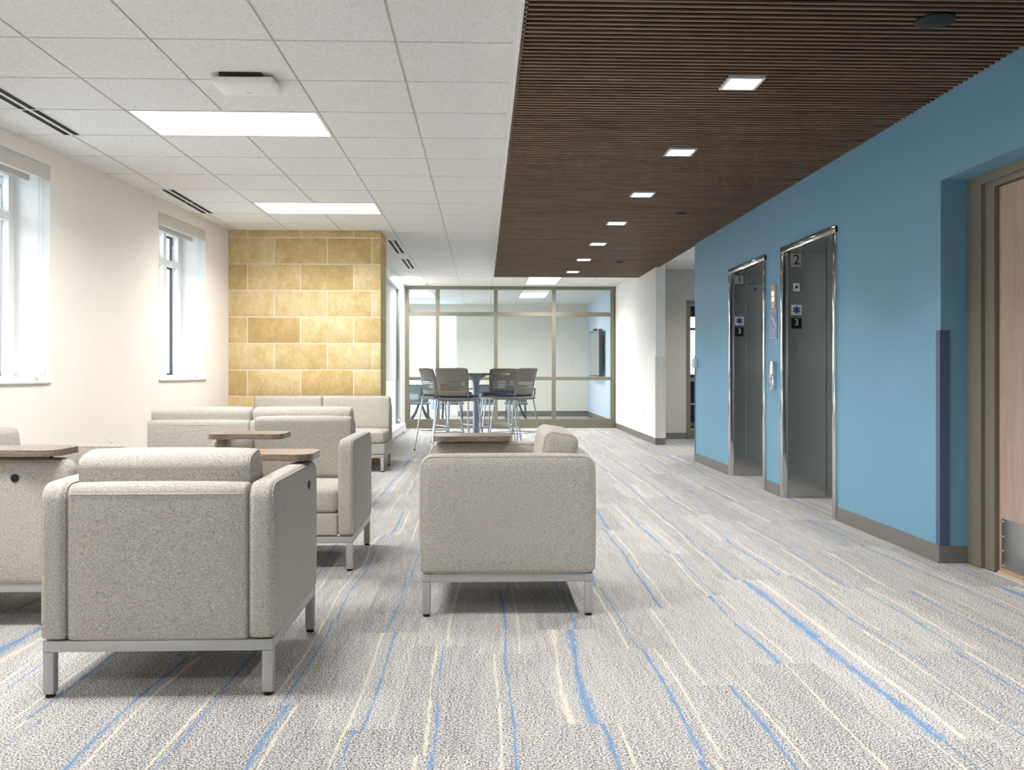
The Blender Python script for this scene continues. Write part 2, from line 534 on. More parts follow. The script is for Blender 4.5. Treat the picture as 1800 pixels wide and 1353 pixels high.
def left_window(idx, a, b):
    fr = bmesh.new()
    z0, z1 = WZ0, WZ1 + 0.0
    x0, x1 = -0.33, -0.27
    m1 = a + (b - a) * 0.327; m2 = a + (b - a) * 0.655
    add_box(fr, x0, x1, a, a + 0.075, z0, z1); add_box(fr, x0, x1, b - 0.075, b, z0, z1)
    add_box(fr, x0, x1, a + 0.075, b - 0.075, z0, z0 + 0.05); add_box(fr, x0, x1, a + 0.075, b - 0.075, z1 - 0.09, z1)
    for m in (m1, m2): add_box(fr, x0, x1, m - 0.035, m + 0.035, z0 + 0.05, z1 - 0.09)
    yy = [a + 0.075, m1 - 0.035, m1 + 0.035, m2 - 0.035, m2 + 0.035, b - 0.075]
    for k in range(0, 6, 2): add_box(fr, x0, x1, yy[k], yy[k + 1], 2.20, 2.26)
    f = struct('window_%d' % idx, in_left(fr), M['white'], smooth=False)
    l_ = bmesh.new()
    add_box(l_, -0.27, -0.001, b - 0.005, b, z0, z1); add_box(l_, -0.27, -0.001, a, a + 0.005, z0, z1)
    add_box(l_, -0.27, -0.001, a + 0.005, b - 0.005, z1 - 0.005, z1)
    obj('jamb_liner', in_left(l_), M['white'], f, smooth=False)
    g = bmesh.new()
    for k in range(0, 6, 2):
        p, q = yy[k], yy[k + 1]
        for (za, zb) in ((z0 + 0.05, 2.20), (2.26, z1 - 0.09)):
            t = 0.02
            add_box(g, -0.358, -0.331, p, p + t, za, zb); add_box(g, -0.358, -0.331, q - t, q, za, zb)
            add_box(g, -0.358, -0.331, p + t, q - t, za, za + t); add_box(g, -0.358, -0.331, p + t, q - t, zb - t, zb)
    obj('glazing_bead', in_left(g), M['gasket'], f, smooth=False)
    p_ = bmesh.new(); add_box(p_, -0.362, -0.357, a + 0.02, b - 0.02, z0 + 0.02, z1 - 0.02)
    obj('window_pane', in_left(p_), M['glass'], f, smooth=False)
    s = bmesh.new(); add_box(s, -0.27, 0.022, a - 0.0, b + 0.0, z0 - 0.002, z0 + 0.016, bevel=0.004)
    obj('window_sill', in_left(s), M['white'], f)
    s = bmesh.new(); add_box(s, -0.268, -0.10, a + 0.01, b - 0.02, z0 + 0.016, z0 + 0.05, bevel=0.003)
    obj('window_stool', in_left(s), M['white'], f)


for i, (a, b) in enumerate(wins): left_window(i + 1, a, b)

# roller blinds in the recesses (one per window)
blabels = ['white roller blind valance set in the hidden near window', 'white roller blind valance in the window behind the viewpoint side',
           'roller blind with valance and bead chain in the window at the photo edge',
           'roller blind with cream valance and chain in the window beside the yellow stone wall']
for i, (a, b) in enumerate(wins):
    if i < 2: continue
    t = thing('roller_blind', blabels[i], 'window blind', tuple(LW @ Vector((-0.05, (a + b) / 2, 2.5))))
    inv = Matrix.Translation(-t.location)

    def loc_(bm):
        in_left(bm); bmesh.ops.transform(bm, matrix=inv, verts=bm.verts); return bm
    v = bmesh.new(); add_box(v, -0.012, 0.004, a + 0.003, b - 0.003, 2.505, 2.612, bevel=0.002)
    obj('valance', loc_(v), M['offwhite'], t)
    v = bmesh.new(); add_tube(v, [(-0.075, a + 0.03, 2.56), (-0.075, b - 0.03, 2.56)], 0.036, seg=16)
    obj('roller_tube', loc_(v), M['shade'], t)
    v = bmesh.new(); add_box(v, -0.125, -0.012, a + 0.006, b - 0.012, 2.598, 2.612)
    obj('bracket', loc_(v), M['white'], t, smooth=False)
    v = bmesh.new(); add_box(v, -0.108, -0.100, a + 0.10, b - 0.10, 2.485, 2.56)
    obj('shade_cloth', loc_(v), M['offwhite'], t, smooth=False)
    v = bmesh.new()
    add_tube(v, [(-0.045, b - 0.02, 2.56), (-0.045, b - 0.02, 1.09)], 0.003, seg=6)
    add_tube(v, [(-0.075, b - 0.02, 2.56), (-0.075, b - 0.02, 1.09)], 0.003, seg=6)
    obj('bead_chain', loc_(v), M['paper'], t)
    v = bmesh.new(); add_box(v, -0.085, -0.035, b - 0.028, b - 0.004, 1.065, 1.105, bevel=0.006)
    obj('chain_tensioner', loc_(v), M['paper'], t)

# --- stone wall
SX0, SX1, SY0, SY1 = -3.02, -1.20, 10.44, 11.02
bm = bmesh.new(); add_box(bm, SX0, SX1 - 0.003, SY0 + 0.003, SY1, 0, H + 0.04)
struct('wall_stone', bm, M['mortar'], smooth=False)
stone_core = bpy.data.objects['wall_stone']
bm = bmesh.new()
zj = [-0.05 + 0.3075 * k for k in range(0, 10)]
zoff = 1.08 - (696 - 654) * 10.34 / 1557   # joint at y=696
zoff = zoff - math.floor(zoff / 0.3085) * 0.3085
courses = [zoff + 0.3085 * k for k in range(-1, 10)]
for ci, z0 in enumerate(courses):
    z1 = z0 + 0.3085
    za, zb = max(0.0, z0 + 0.0065), min(H + 0.03, z1 - 0.0065)
    if zb - za < 0.03: continue
    rowa = ci % 2 == 0; xa0 = -2.44 if rowa else -2.75
    xs = [xa0 + 0.616 * k for k in range(-2, 5)]
    xs = [SX0] + [x for x in xs if SX0 + 0.05 < x < SX1 - 0.03] + ([-1.305] if rowa else []) + [SX1]
    for x0, x1 in zip(xs, xs[1:]):
        a_ = x0 + (0.0065 if x0 > SX0 else 0); b_ = x1 - (0.0065 if x1 < SX1 else 0)
        if x1 >= SX1:  # corner block wraps round the end
            add_box(bm, a_, SX1, SY0, SY1 + 0.004, za, zb, bevel=0.004)
        else:
            add_box(bm, a_, b_, SY0, SY0 + 0.05, za, zb, bevel=0.004)
obj('stone_blocks', bm, M['stone'], stone_core, ang=50)

# --- blue wall with the two elevator recesses and the door recess
E1 = (8.022, 9.217); E2 = (6.395, 7.59); EH = 2.155
DR = (2.90, 4.933); DH = 2.165
bm = bmesh.new()
T = 0.16
bm.free()
for a, b, z in ((-3.6, DR[0], 0), (DR[1], E2[0] + 0.02, 0), (E2[1] - 0.02, E1[0] + 0.02, 0), (E1[1] - 0.02, 10.756, 0),
                (DR[0], DR[1], DH), (E1[0] + 0.02, E1[1] - 0.02, EH), (E2[0] + 0.02, E2[1] - 0.02, EH)):
    struct('wall_right', box(XB, XB + T, a, b, z, H + 0.04), M['blue'], smooth=False)
struct('wall_right_end', box(XB + T, 8.0, 10.60, 10.756, 0, H + 0.04), M['blue'], smooth=False)

# base along the blue wall
bm = bmesh.new()
for a, b in ((-3.4, DR[0]), (DR[1], E2[0]), (E2[1], E1[0]), (E1[1], 10.76)):
    add_box(bm, XB - 0.008, XB, a, b, 0, 0.098)
    add_box(bm, XB - 0.016, XB - 0.008, a, b, 0, 0.010)
add_box(bm, XB, XB + 0.149, DR[1] - 0.008, DR[1], 0, 0.098)
add_box(bm, XB, 7.9, 10.756, 10.764, 0, 0.098)
struct('baseboard_right', bm, M['base'], smooth=False)

# other walls
bm = bmesh.new(); add_box(bm, 2.57, 2.712, 13.10, YP + 0.05, 0, H + 0.04)
struct('wall_hall', bm, M['white_wall'], smooth=False)
bm = bmesh.new()
add_box(bm, 2.562, 2.57, 13.09, YP, 0, 0.10); add_box(bm, 2.562, 2.712, 13.092, 13.10, 0, 0.10)
struct('baseboard_hall', bm, M['base'], smooth=False)
bm = bmesh.new(); DX0 = 3.30
add_box(bm, 2.712, DX0, 14.24, 14.40, 0, H + 0.04)
add_box(bm, DX0, 4.45, 14.24, 14.40, 2.235, H + 0.04)
add_box(bm, 4.45, 8.0, 14.24, 14.40, 0, H + 0.04)
struct('wall_corridor', bm, M['beige'], smooth=False)
struct('baseboard_corridor', box(2.712, DX0, 14.23, 14.24, 0, 0.10), M['base'], smooth=False)
struct('wall_far', (lambda b: (add_box(b, -0.61, 2.75, YE, YE + 0.15, 0, H + 0.04), add_box(b, -2.35, -0.61, YE, YE + 0.15, 2.64, H + 0.04),
                               add_box(b, -2.35, -0.61, YE, YE + 0.15, 0, 0.06), b)[-1])(bmesh.new()), M['far_wall'], smooth=False)
struct('baseboard_far', box(-0.61, 2.56, YE - 0.01, YE, 0, 0.13), M['base'], smooth=False)
struct('wall_meeting', box(2.56, 2.72, YP + 0.10, YE, 0, H + 0.04), M['pale_blue'], smooth=False)
struct('baseboard_meeting', box(2.55, 2.56, YP + 0.10, YE - 0.01, 0, 0.13), M['base'], smooth=False)
struct('wall_meeting_left', box(-2.45, -2.30, YP + 0.10, YE, 0, H + 0.04), M['white_wall'], smooth=False)
struct('wall_back', box(-4.5, 8.0, -3.75, -3.6, 0, H + 0.04), M['blue'], smooth=False)
struct('wall_side', box(8.0, 8.15, -3.6, 22.0, 0, H + 0.04), M['beige'], smooth=False)

# meeting-room window on the far wall
bm = bmesh.new()
for x in (-2.32, -1.83, -0.66): add_box(bm, x, x + 0.05, YE + 0.03, YE + 0.10, 0.06, 2.64)
add_box(bm, -2.27, -0.66, YE + 0.03, YE + 0.10, 0.06, 0.16); add_box(bm, -2.27, -0.66, YE + 0.03, YE + 0.10, 2.55, 2.64)
f = struct('window_5', bm, M['white'], smooth=False)
obj('window_pane', box(-2.27, -0.66, YE + 0.06, YE + 0.066, 0.16, 2.55), M['glass'], f, smooth=False)

# room beyond the corridor door
bm = bmesh.new()
add_box(bm, 2.72, 8.0, 19.0, 19.15, 0, 1.03); add_box(bm, 2.72, 8.0, 19.0, 19.15, 2.28, H + 0.04)
struct('wall_office', bm, M['navy'], smooth=False)
bm = bmesh.new()
for x in (2.73, 3.55, 4.90, 6.3, 7.9): add_box(bm, x, x + 0.06, 19.02, 19.10, 1.03, 2.28)
add_box(bm, 2.79, 7.9, 19.02, 19.10, 1.99, 2.04)
f = struct('window_6', bm, M['gasket'], smooth=False)
obj('window_pane', box(2.79, 7.9, 19.05, 19.056, 1.03, 2.28), M['glass'], f, smooth=False)

# --- curtain wall between stone wall and partition
XC = -1.56
bm = bmesh.new()
add_box(bm, -1.74, -1.50, 16.02, YP + 0.1, 0, H + 0.04)
add_box(bm, -1.74, -1.66, SY1, 16.02, 2.62, H + 0.04)
struct('wall_window_end', bm, M['white_wall'], smooth=False)
bm = bmesh.new(); add_box(bm, -1.66, -1.48, SY1, 16.02, 2.63, 2.75); add_box(bm, -1.52, -1.48, SY1, 16.02, 2.56, 2.63)
struct('trim_1', bm, M['white'], smooth=False)
bm = bmesh.new()
for y in (11.02, 12.6, 14.3): add_box(bm, -1.74, -1.66, y, y + 0.06, 0, 2.62)
add_box(bm, -1.74, -1.66, 11.0, 16.0, 0, 0.16); add_box(bm, -1.74, -1.66, 11.0, 16.0, 1.08, 1.13)
f = struct('window_7', bm, M['white'], smooth=False)
obj('window_pane', box(-1.705, -1.70, 11.05, 16.0, 0.16, 2.62), M['glass'], f, smooth=False)
struct('trim_2', box(-1.566, -1.495, 15.95, 16.02, 0.155, 2.60), M['gasket_grey'], smooth=False)
bm = bmesh.new()
add_box(bm, -1.66, -1.40, SY1, 16.15, 0.05, 0.155, bevel=0.004); add_box(bm, -1.66, -1.44, SY1, 16.15, 0, 0.05)
add_box(bm, -1.397, -1.392, SY1, 16.15, 0.09, 0.10)
struct('trim_3', bm, M['white'], smooth=False)
ysh = [(SY1 + 0.03, 13.25), (13.31, 15.93)]
for k, (a, b) in enumerate(ysh):
    t = thing('roller_blind', ['white roller shade lowered part way beside the yellow stone wall',
                               'white roller shade lowered part way beside the glass partition'][k], 'window shade', (XC, (a + b) / 2, 0.96))
    m = (b - a) / 2
    obj('shade_cloth', box(-0.004, 0.004, -m, m, 0.0, 1.62), M['shade'], t, smooth=False)
    obj('hem_bar', box(-0.012, 0.012, -m, m, -0.02, 0.0, bevel=0.003), M['offwhite'], t)
    obj('roller_tube', tube([(0, -m, 1.64), (0, m, 1.64)], 0.028, seg=14), M['offwhite'], t)
    if k:
        bmc = bmesh.new(); add_tube(bmc, [(0.048, m + 0.02, 1.6), (0.048, m + 0.02, -0.72)], 0.003, seg=6)
        add_tube(bmc, [(0.064, m + 0.02, 1.6), (0.064, m + 0.02, -0.72)], 0.003, seg=6)
        obj('bead_chain', bmc, M['paper'], t)
        obj('chain_tensioner', box(0.04, 0.075, m + 0.0, m + 0.04, -0.76, -0.70, bevel=0.006), M['chrome'], t)

# --- ceilings
GX0, GY0, P = 0.172, 4.468, 0.61
FIX = []                      # cells occupied by light fixtures: (i, j)


def cells(i0, i1, j0, j1): return [(i, j) for i in range(i0, i1) for j in range(j0, j1)]


# fixtures given as (i0, i1, j0, j1) in grid cells, i from GX0 leftwards negative, j from GY0
panels = [
    (-4, -2, 2, 3, 'long lit troffer light in the tile ceiling nearest the camera, above the armchairs'),
    (-4, -2, 7, 8, 'long lit troffer light in front of the yellow stone wall'),
    (-3, -2, 18, 20, 'lit ceiling light by the shades just before the glass partition'),
    (1, 2, 18, 20, 'lit ceiling light between the wood ceiling end and the glass partition'),
    (-3, -2, 23, 25, 'lit ceiling light inside the glass meeting room, left of the two'),
    (1, 2, 23, 25, 'lit ceiling light inside the glass meeting room, right of the two'),
    (-4, -2, -3, -2, 'unseen lit troffer light added for fill in the tile ceiling behind the viewpoint'),  # this troffer and the next are unseen, added for their light
    (-4, -2, -8, -7, 'unseen lit troffer light added for fill in the tile ceiling behind the viewpoint'),
    (7, 8, 12, 14, 'unseen lit ceiling light added to brighten the side corridor round the corner'),  # out of view, added to light the side corridor
]
occ = set()
for a, b, c_, d_, l in panels: occ |= set(cells(a, b, c_, d_))

tiles = bmesh.new()
g2 = 0.0065


def tile_ok(i, j):
    x = GX0 + P * i; y = GY0 + P * j
    if (i, j) in occ: return False
    if i >= 0 and y < 14.2 and x < 2.4: return False
    if i >= 4 and y < 10.5: return False
    if x < -4.2 or x > 7.9: return False
    if y > 16.9 and x < -2.4: return False
    return True


for i in range(-8, 13):
    for j in range(-14, 29):
        if not tile_ok(i, j): continue
        x0, x1 = GX0 + P * i + g2, GX0 + P * (i + 1) - g2
        y0, y1 = GY0 + P * j + g2, GY0 + P * (j + 1) - g2
        if i >= 0 and j == 16: y0 = max(y0, 14.56)
        if i == 3 and y1 < 14.6: x0 = 2.62
        add_box(tiles, x0, x1, y0, y1, H, H + 0.016)
ceil = struct('ceiling', tiles, M['tile'], smooth=False)
bars = bmesh.new()
for i in range(-7, 14):
    x = GX0 + P * i
    y0 = -3.6
    if 1 <= i <= 3: y0 = 14.6
    if i >= 4: y0 = 10.76
    add_box(bars, x - 0.012, x + 0.012, y0, 22.0, H + 0.006, H + 0.03)
for j in range(-13, 29):
    y = GY0 + P * j
    xr = 8.0 if y > 14.6 else GX0
    add_box(bars, -4.4, xr, y - 0.012, y + 0.012, H + 0.0062, H + 0.0298)
    if 10.8 < y < 14.6: add_box(bars, 2.62, 8.0, y - 0.012, y + 0.012, H + 0.0062, H + 0.0298)
obj('grid_bars', bars, M['tbar'], ceil, smooth=False)
struct('ceiling_slab', box(-4.6, 8.2, -4.0, 22.2, H + 0.20, H + 0.30), M['white_wall'], smooth=False)
# white edge trim beside the slats
bm = bmesh.new()
add_box(bm, GX0 - 0.004, GX0 + 0.006, -3.6, 14.56, HW + 0.004, H + 0.02); add_box(bm, GX0 - 0.022, GX0 - 0.004, -3.6, 14.56, H - 0.004, H + 0.02)
add_box(bm, GX0, 2.60, 14.552, 14.56, HW + 0.004, H + 0.02)
struct('trim_4', bm, M['white'], smooth=False)
# slatted wood ceiling
SXL, SXR, SYE = GX0 + 0.008, XB, 14.55
bm = bmesh.new()
DLX = 1.40
spots = [4.75 + 1.5 * k for k in range(7)] + [3.25, 1.75, 0.25, -1.25, -2.75]  # spots in the closing list are unseen, added for fill light
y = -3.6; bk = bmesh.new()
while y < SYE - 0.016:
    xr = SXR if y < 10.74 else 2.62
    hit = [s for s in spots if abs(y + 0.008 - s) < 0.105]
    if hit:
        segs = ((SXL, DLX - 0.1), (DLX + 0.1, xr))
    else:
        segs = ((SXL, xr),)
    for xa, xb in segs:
        add_box(bm, xa, xb, y, y + 0.018, HW, HW + 0.008); add_box(bk, xa, xb, y + 0.002, y + 0.016, HW + 0.008, HW + 0.05)  # black rails above each wood strip stand in for shade in the gaps
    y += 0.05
add_box(bm, SXL, SXL + 0.012, -3.6, SYE, HW, HW + 0.07)
add_box(bm, SXL, 2.62, SYE - 0.014, SYE, HW, HW + 0.07)
cw = struct('ceiling_wood', bm, M['slat'], smooth=False)
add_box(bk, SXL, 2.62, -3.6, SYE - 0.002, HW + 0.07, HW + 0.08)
obj('backing_and_gap_shade', bk, M['slat_shade_back'], cw, smooth=False)
# square downlights
ords = ['nearest the camera', 'second from the camera', 'third from the camera', 'fourth from the camera', 'fifth from the camera', 'sixth from the camera', 'farthest from the camera']
first = None
for k, s in enumerate(spots):
    if k >= 11: continue
    lab = 'small square recessed downlight in the slatted wood ceiling, ' + ords[k] if k < 7 else 'unseen square downlight added for fill in the slatted wood ceiling behind the viewpoint'
    if first is None:
        first = t = thing('downlight', lab, 'ceiling light', (DLX, s, HW), 0, 'square downlights in the wood ceiling')
        b1 = bmesh.new(); r0, r1 = 0.083, 0.10
        add_box(b1, -r1, -r0, -r1, r1, -0.003, 0.06); add_box(b1, r0, r1, -r1, r1, -0.003, 0.06)
        add_box(b1, -r0, r0, -r1, -r0, -0.003, 0.06); add_box(b1, -r0, r0, r0, r1, -0.003, 0.06)
        obj('trim_ring', b1, M['paper'], t, smooth=False)
        obj('lens', box(-r0, r0, -r0, r0, 0.004, 0.012), M['spot'], t, smooth=False)
        area_lamp(t, 0.16, 0.16, 0.003, SPOT_W, 100, (1.0, 0.98, 0.955))
    else:
        dup(first, (DLX, s, HW), 0, lab)
# troffers
for a, b, c_, d_, l in panels:
    x0, x1 = GX0 + P * a, GX0 + P * b; y0, y1 = GY0 + P * c_, GY0 + P * d_
    t = thing('troffer_light', l, 'ceiling light', ((x0 + x1) / 2, (y0 + y1) / 2, H), 0, 'troffer lights in the tile ceiling')
    hx, hy = (x1 - x0) / 2 - 0.008, (y1 - y0) / 2 - 0.008; e = 0.018
    b1 = bmesh.new()
    add_box(b1, -hx, -hx + e, -hy, hy, -0.001, 0.05); add_box(b1, hx - e, hx, -hy, hy, -0.001, 0.05)
    add_box(b1, -hx + e, hx - e, -hy, -hy + e, -0.001, 0.05); add_box(b1, -hx + e, hx - e, hy - e, hy, -0.001, 0.05)
    obj('frame', b1, M['white'], t, smooth=False)
    obj('diffuser', box(-hx + e, hx - e, -hy + e, hy - e, 0.003, 0.012), M['panel'], t, smooth=False)
    area_lamp(t, 2 * (hx - e), 2 * (hy - e), 0.002, PANEL_W * (4 * hx * hy) / 0.72, 150, (1.0, 0.985, 0.965))
# linear slot diffusers
vents = [(-2.865, 1, 3, 'black double slot air diffuser over the window at the photo edge'),
         (-2.865, 6, 8, 'black double slot air diffuser near the window by the stone wall'),
         (-1.145, 11, 13, 'black double slot air diffuser just past the stone wall, nearer of the two there'),
         (-1.145, 14, 16, 'black double slot air diffuser before the glass partition, farther of the two there')]
for x, j0, j1, l in vents:
    ya, yb = GY0 + P * j0, GY0 + P * j1
    t = thing('slot_diffuser', l, 'air vent', (x, (ya + yb) / 2, H), 0, 'slot air diffusers in the tile ceiling')
    m = (yb - ya) / 2 - 0.008
    fr = bmesh.new(); sl = bmesh.new()
    add_box(fr, -0.062, 0.062, -m, m, -0.0035, -0.0005)
    for s in (-1, 1):
        for q in (-1, 1):
            ya2, yb2 = (0.012, m - 0.01) if q > 0 else (-m + 0.01, -0.012)
            add_box(sl, s * 0.033 - 0.019, s * 0.033 + 0.019, ya2, yb2, -0.0055, -0.0036)
    obj('frame', fr, M['white'], t, smooth=False); obj('slots', sl, M['vent'], t, smooth=False)

# access point on the ceiling
t = thing('wireless_access_point', 'white square wireless access point with curved cover on the tile ceiling', 'access point', (-1.34, 5.08, H))
obj('bracket', box(-0.12, 0.11, -0.135, 0.06, -0.018, 0.0), M['black'], t, smooth=False)  # black block stands in for the shadow gap between cover and ceiling
bm = rnd((0, 0, -0.034), (0.34, 0.245, 0.032), (0.012, 0.012, 0.008), zb=0.018, bulge=0.008)
obj('cover', bm, M['white'], t)
obj('status_badge', box(-0.018, 0.018, 0.05, 0.06, -0.0585, -0.054), M['tbar'], t, smooth=False)
# sprinkler covers in wood ceiling
for x, y, r, l in ((2.0, 3.86, 0.085, 'black oval ceiling speaker cover in the slats at the top corner'),
                   (1.94, 8.65, 0.05, 'small black sprinkler cover in the slats, nearer one'),
                   (1.93, 12.46, 0.05, 'small black sprinkler cover in the slats, farther one')):
    bm = lathe([(r, 0.0), (r, -0.008), (r * 0.8, -0.014), (0.002, -0.015)], 28)
    o = obj('ceiling_cover', bm, M['black']); o.location = (x, y, HW); tag(o, l, 'ceiling fixture')

# --- glass partition
bm = bmesh.new()
px = [-1.50, -0.865, 0.246, 1.373, 2.50]
pw = 0.037
y0, y1 = YP, YP + 0.10
zs = [(0.0, 0.175), (0.925, 0.990), (2.165, 2.240), (2.675, 2.74)]
for x in (-1.50 + pw, -0.875, 0.247, 1.372, 2.485 + 0.03): add_box(bm, x - pw, x + pw, y0, y1, 0.0, H - 0.0)
xv = [-1.50 + 2 * pw, -0.875 - pw, -0.875 + pw, 0.247 - pw, 0.247 + pw, 1.372 - pw, 1.372 + pw, 2.515 - pw]
for k in range(0, 8, 2):
    for a, b in zs: add_box(bm, xv[k], xv[k + 1], y0 + 0.003, y1 - 0.003, a, b)
gp = thing('glass_partition', 'floor to ceiling glazed partition with bronze grey frame closing the meeting room', 'partition', (0, YP, 0))
bmesh.ops.translate(bm, verts=bm.verts, vec=(0, -YP, 0))
obj('frame', bm, M['bronze'], gp, smooth=False)
for k in range(0, 8, 2):
    for a, b in ((0.175, 0.925), (0.990, 2.165), (2.240, 2.675)):
        obj('glass_pane', box(xv[k], xv[k + 1], 0.046, 0.054, a, b), M['glass'], gp, smooth=False)

# corridor door (glazed, bronze frame)
bm = bmesh.new()
add_box(bm, DX0, DX0 + 0.055, 14.22, 14.40, 0, 2.235); add_box(bm, DX0 + 0.055, 4.45, 14.22, 14.40, 2.165, 2.235)
add_box(bm, 4.40, 4.45, 14.22, 14.40, 0, 2.165)
add_box(bm, DX0 + 0.055, 4.40, 14.25, 14.33, 0, 0.16); add_box(bm, DX0 + 0.055, 4.40, 14.25, 14.33, 0.93, 0.99)
f = struct('door_2', bm, M['bronze'], smooth=False)
obj('glass_pane', box(DX0 + 0.055, 4.40, 14.285, 14.291, 0.16, 2.165), M['glass'], f, smooth=False)

# --- big door on the right
XD = 2.742
bm = bmesh.new()
# frame: stepped jamb at the far side + head
add_box(bm, XD - 0.002, XD + 0.10, 4.79, 4.933, 0.004, 2.165)
add_box(bm, XD + 0.02, XD + 0.10, 4.70, 4.79, 0.004, 2.165)
add_box(bm, XD - 0.002, XD + 0.10, DR[0], 4.79, 2.115, 2.165)
add_box(bm, XD + 0.02, XD + 0.10, DR[0], 4.70, 2.085, 2.115)
add_box(bm, XD - 0.002, XD + 0.10, DR[0], 2.96, 0.004, 2.115)
d = struct('door_1', bm, M['bronze'], smooth=False)
obj('door_leaf', box(XD + 0.045, XD + 0.09, 2.97, 4.695, 0.012, 2.08), M['door'], d, smooth=False)
kp = obj('kick_plate', box(XD + 0.0425, XD + 0.0448, 3.0, 4.67, 0.03, 0.295), M['kick'], d, smooth=False)
bm = bmesh.new()
for yy in (4.655, 4.4, 4.15, 3.9, 3.65):
    for zz in (0.045, 0.28): add_cyl(bm, 0, 0, 0, 0.002, 0.004, 10); 
bm.free()
bm = bmesh.new()
for k in range(7):
    yy = 4.655 - 0.25 * k
    for zz in (0.045, 0.28): add_round(bm, (XD + 0.042, yy, zz), (0.004, 0.009, 0.009), (0.0018, 0.004, 0.004), n=1)
for zz in (0.125, 0.2): add_round(bm, (XD + 0.042, 4.655, zz), (0.004, 0.009, 0.009), (0.0018, 0.004, 0.004), n=1)
obj('screws', bm, M['paper'], kp)
obj('threshold', box(XD + 0.035, XD + 0.10, 2.97, 4.695, 0.0, 0.010), M['edge'], d, smooth=False)
# closing the recess above/behind
struct('wall_right_recess', box(XD + 0.101, XD + 0.2, DR[0] - 0.02, 4.95, 0, H), M['blue'], smooth=False)
bm = bmesh.new()
# corner guards
add_box(bm, XB - 0.004, XB, 4.933 - 0.003, 4.933 + 0.045, 0.098, 1.318); add_box(bm, XB - 0.004, XB + 0.05, 4.929, 4.933, 0.098, 1.318)
tag(obj('corner_guard', bm, M['guard'], smooth=False), 'dark blue corner guard on the blue wall beside the wooden door', 'corner guard')
bm = bmesh.new(); add_box(bm, XB - 0.004, XB, 10.71, 10.76, 0.10, 1.28); add_box(bm, XB - 0.004, XB + 0.05, 10.756, 10.76, 0.10, 1.28)
tag(obj('corner_guard', bm, M['guard'], smooth=False), 'dark blue corner guard at the far end of the blue wall', 'corner guard')
bm = bmesh.new()
add_box(bm, 2.564, 2.57, 13.096, 13.16, 0.10, 1.31); add_box(bm, 2.564, 2.63, 13.094, 13.10, 0.10, 1.31)
tag(obj('corner_guard', bm, M['white_guard'], smooth=False), 'ivory corner guard on the left corner of the white wall end', 'corner guard')
bm = bmesh.new(); add_box(bm, 2.66, 2.718, 13.094, 13.10, 0.10, 1.31); add_box(bm, 2.712, 2.718, 13.10, 13.15, 0.10, 1.31)
tag(obj('corner_guard', bm, M['white_guard'], smooth=False), 'ivory corner guard on the right corner of the white wall end', 'corner guard')


# ================================================================== ELEVATORS
def star(parent, loc, r):
    bm = bmesh.new()
    for k in range(3):
        a = PI / 2 + k * PI / 3
        dx, dz = math.cos(a), math.sin(a); nx, nz = -dz, dx; ww = r * 0.24
        y0, y1 = (-0.0015, 0.0) if k == 0 else ((-0.0013, 0.0) if k == 1 else (-0.0011, 0.0))
        vs = []
        for yv in (y0, y1):
            for s, t in ((-1, -1), (1, -1), (1, 1), (-1, 1)):
                vs.append(bm.verts.new((dx * r * s + nx * ww * t, yv, dz * r * s + nz * ww * t)))
        bm.faces.new(vs[:4]); bm.faces.new(vs[4:][::-1])
        for q in range(4): bm.faces.new((vs[q], vs[(q + 1) % 4], vs[4 + (q + 1) % 4], vs[4 + q]))
    o = obj('star_symbol', bm, M['star'], parent, smooth=False); o.location = loc
    return o


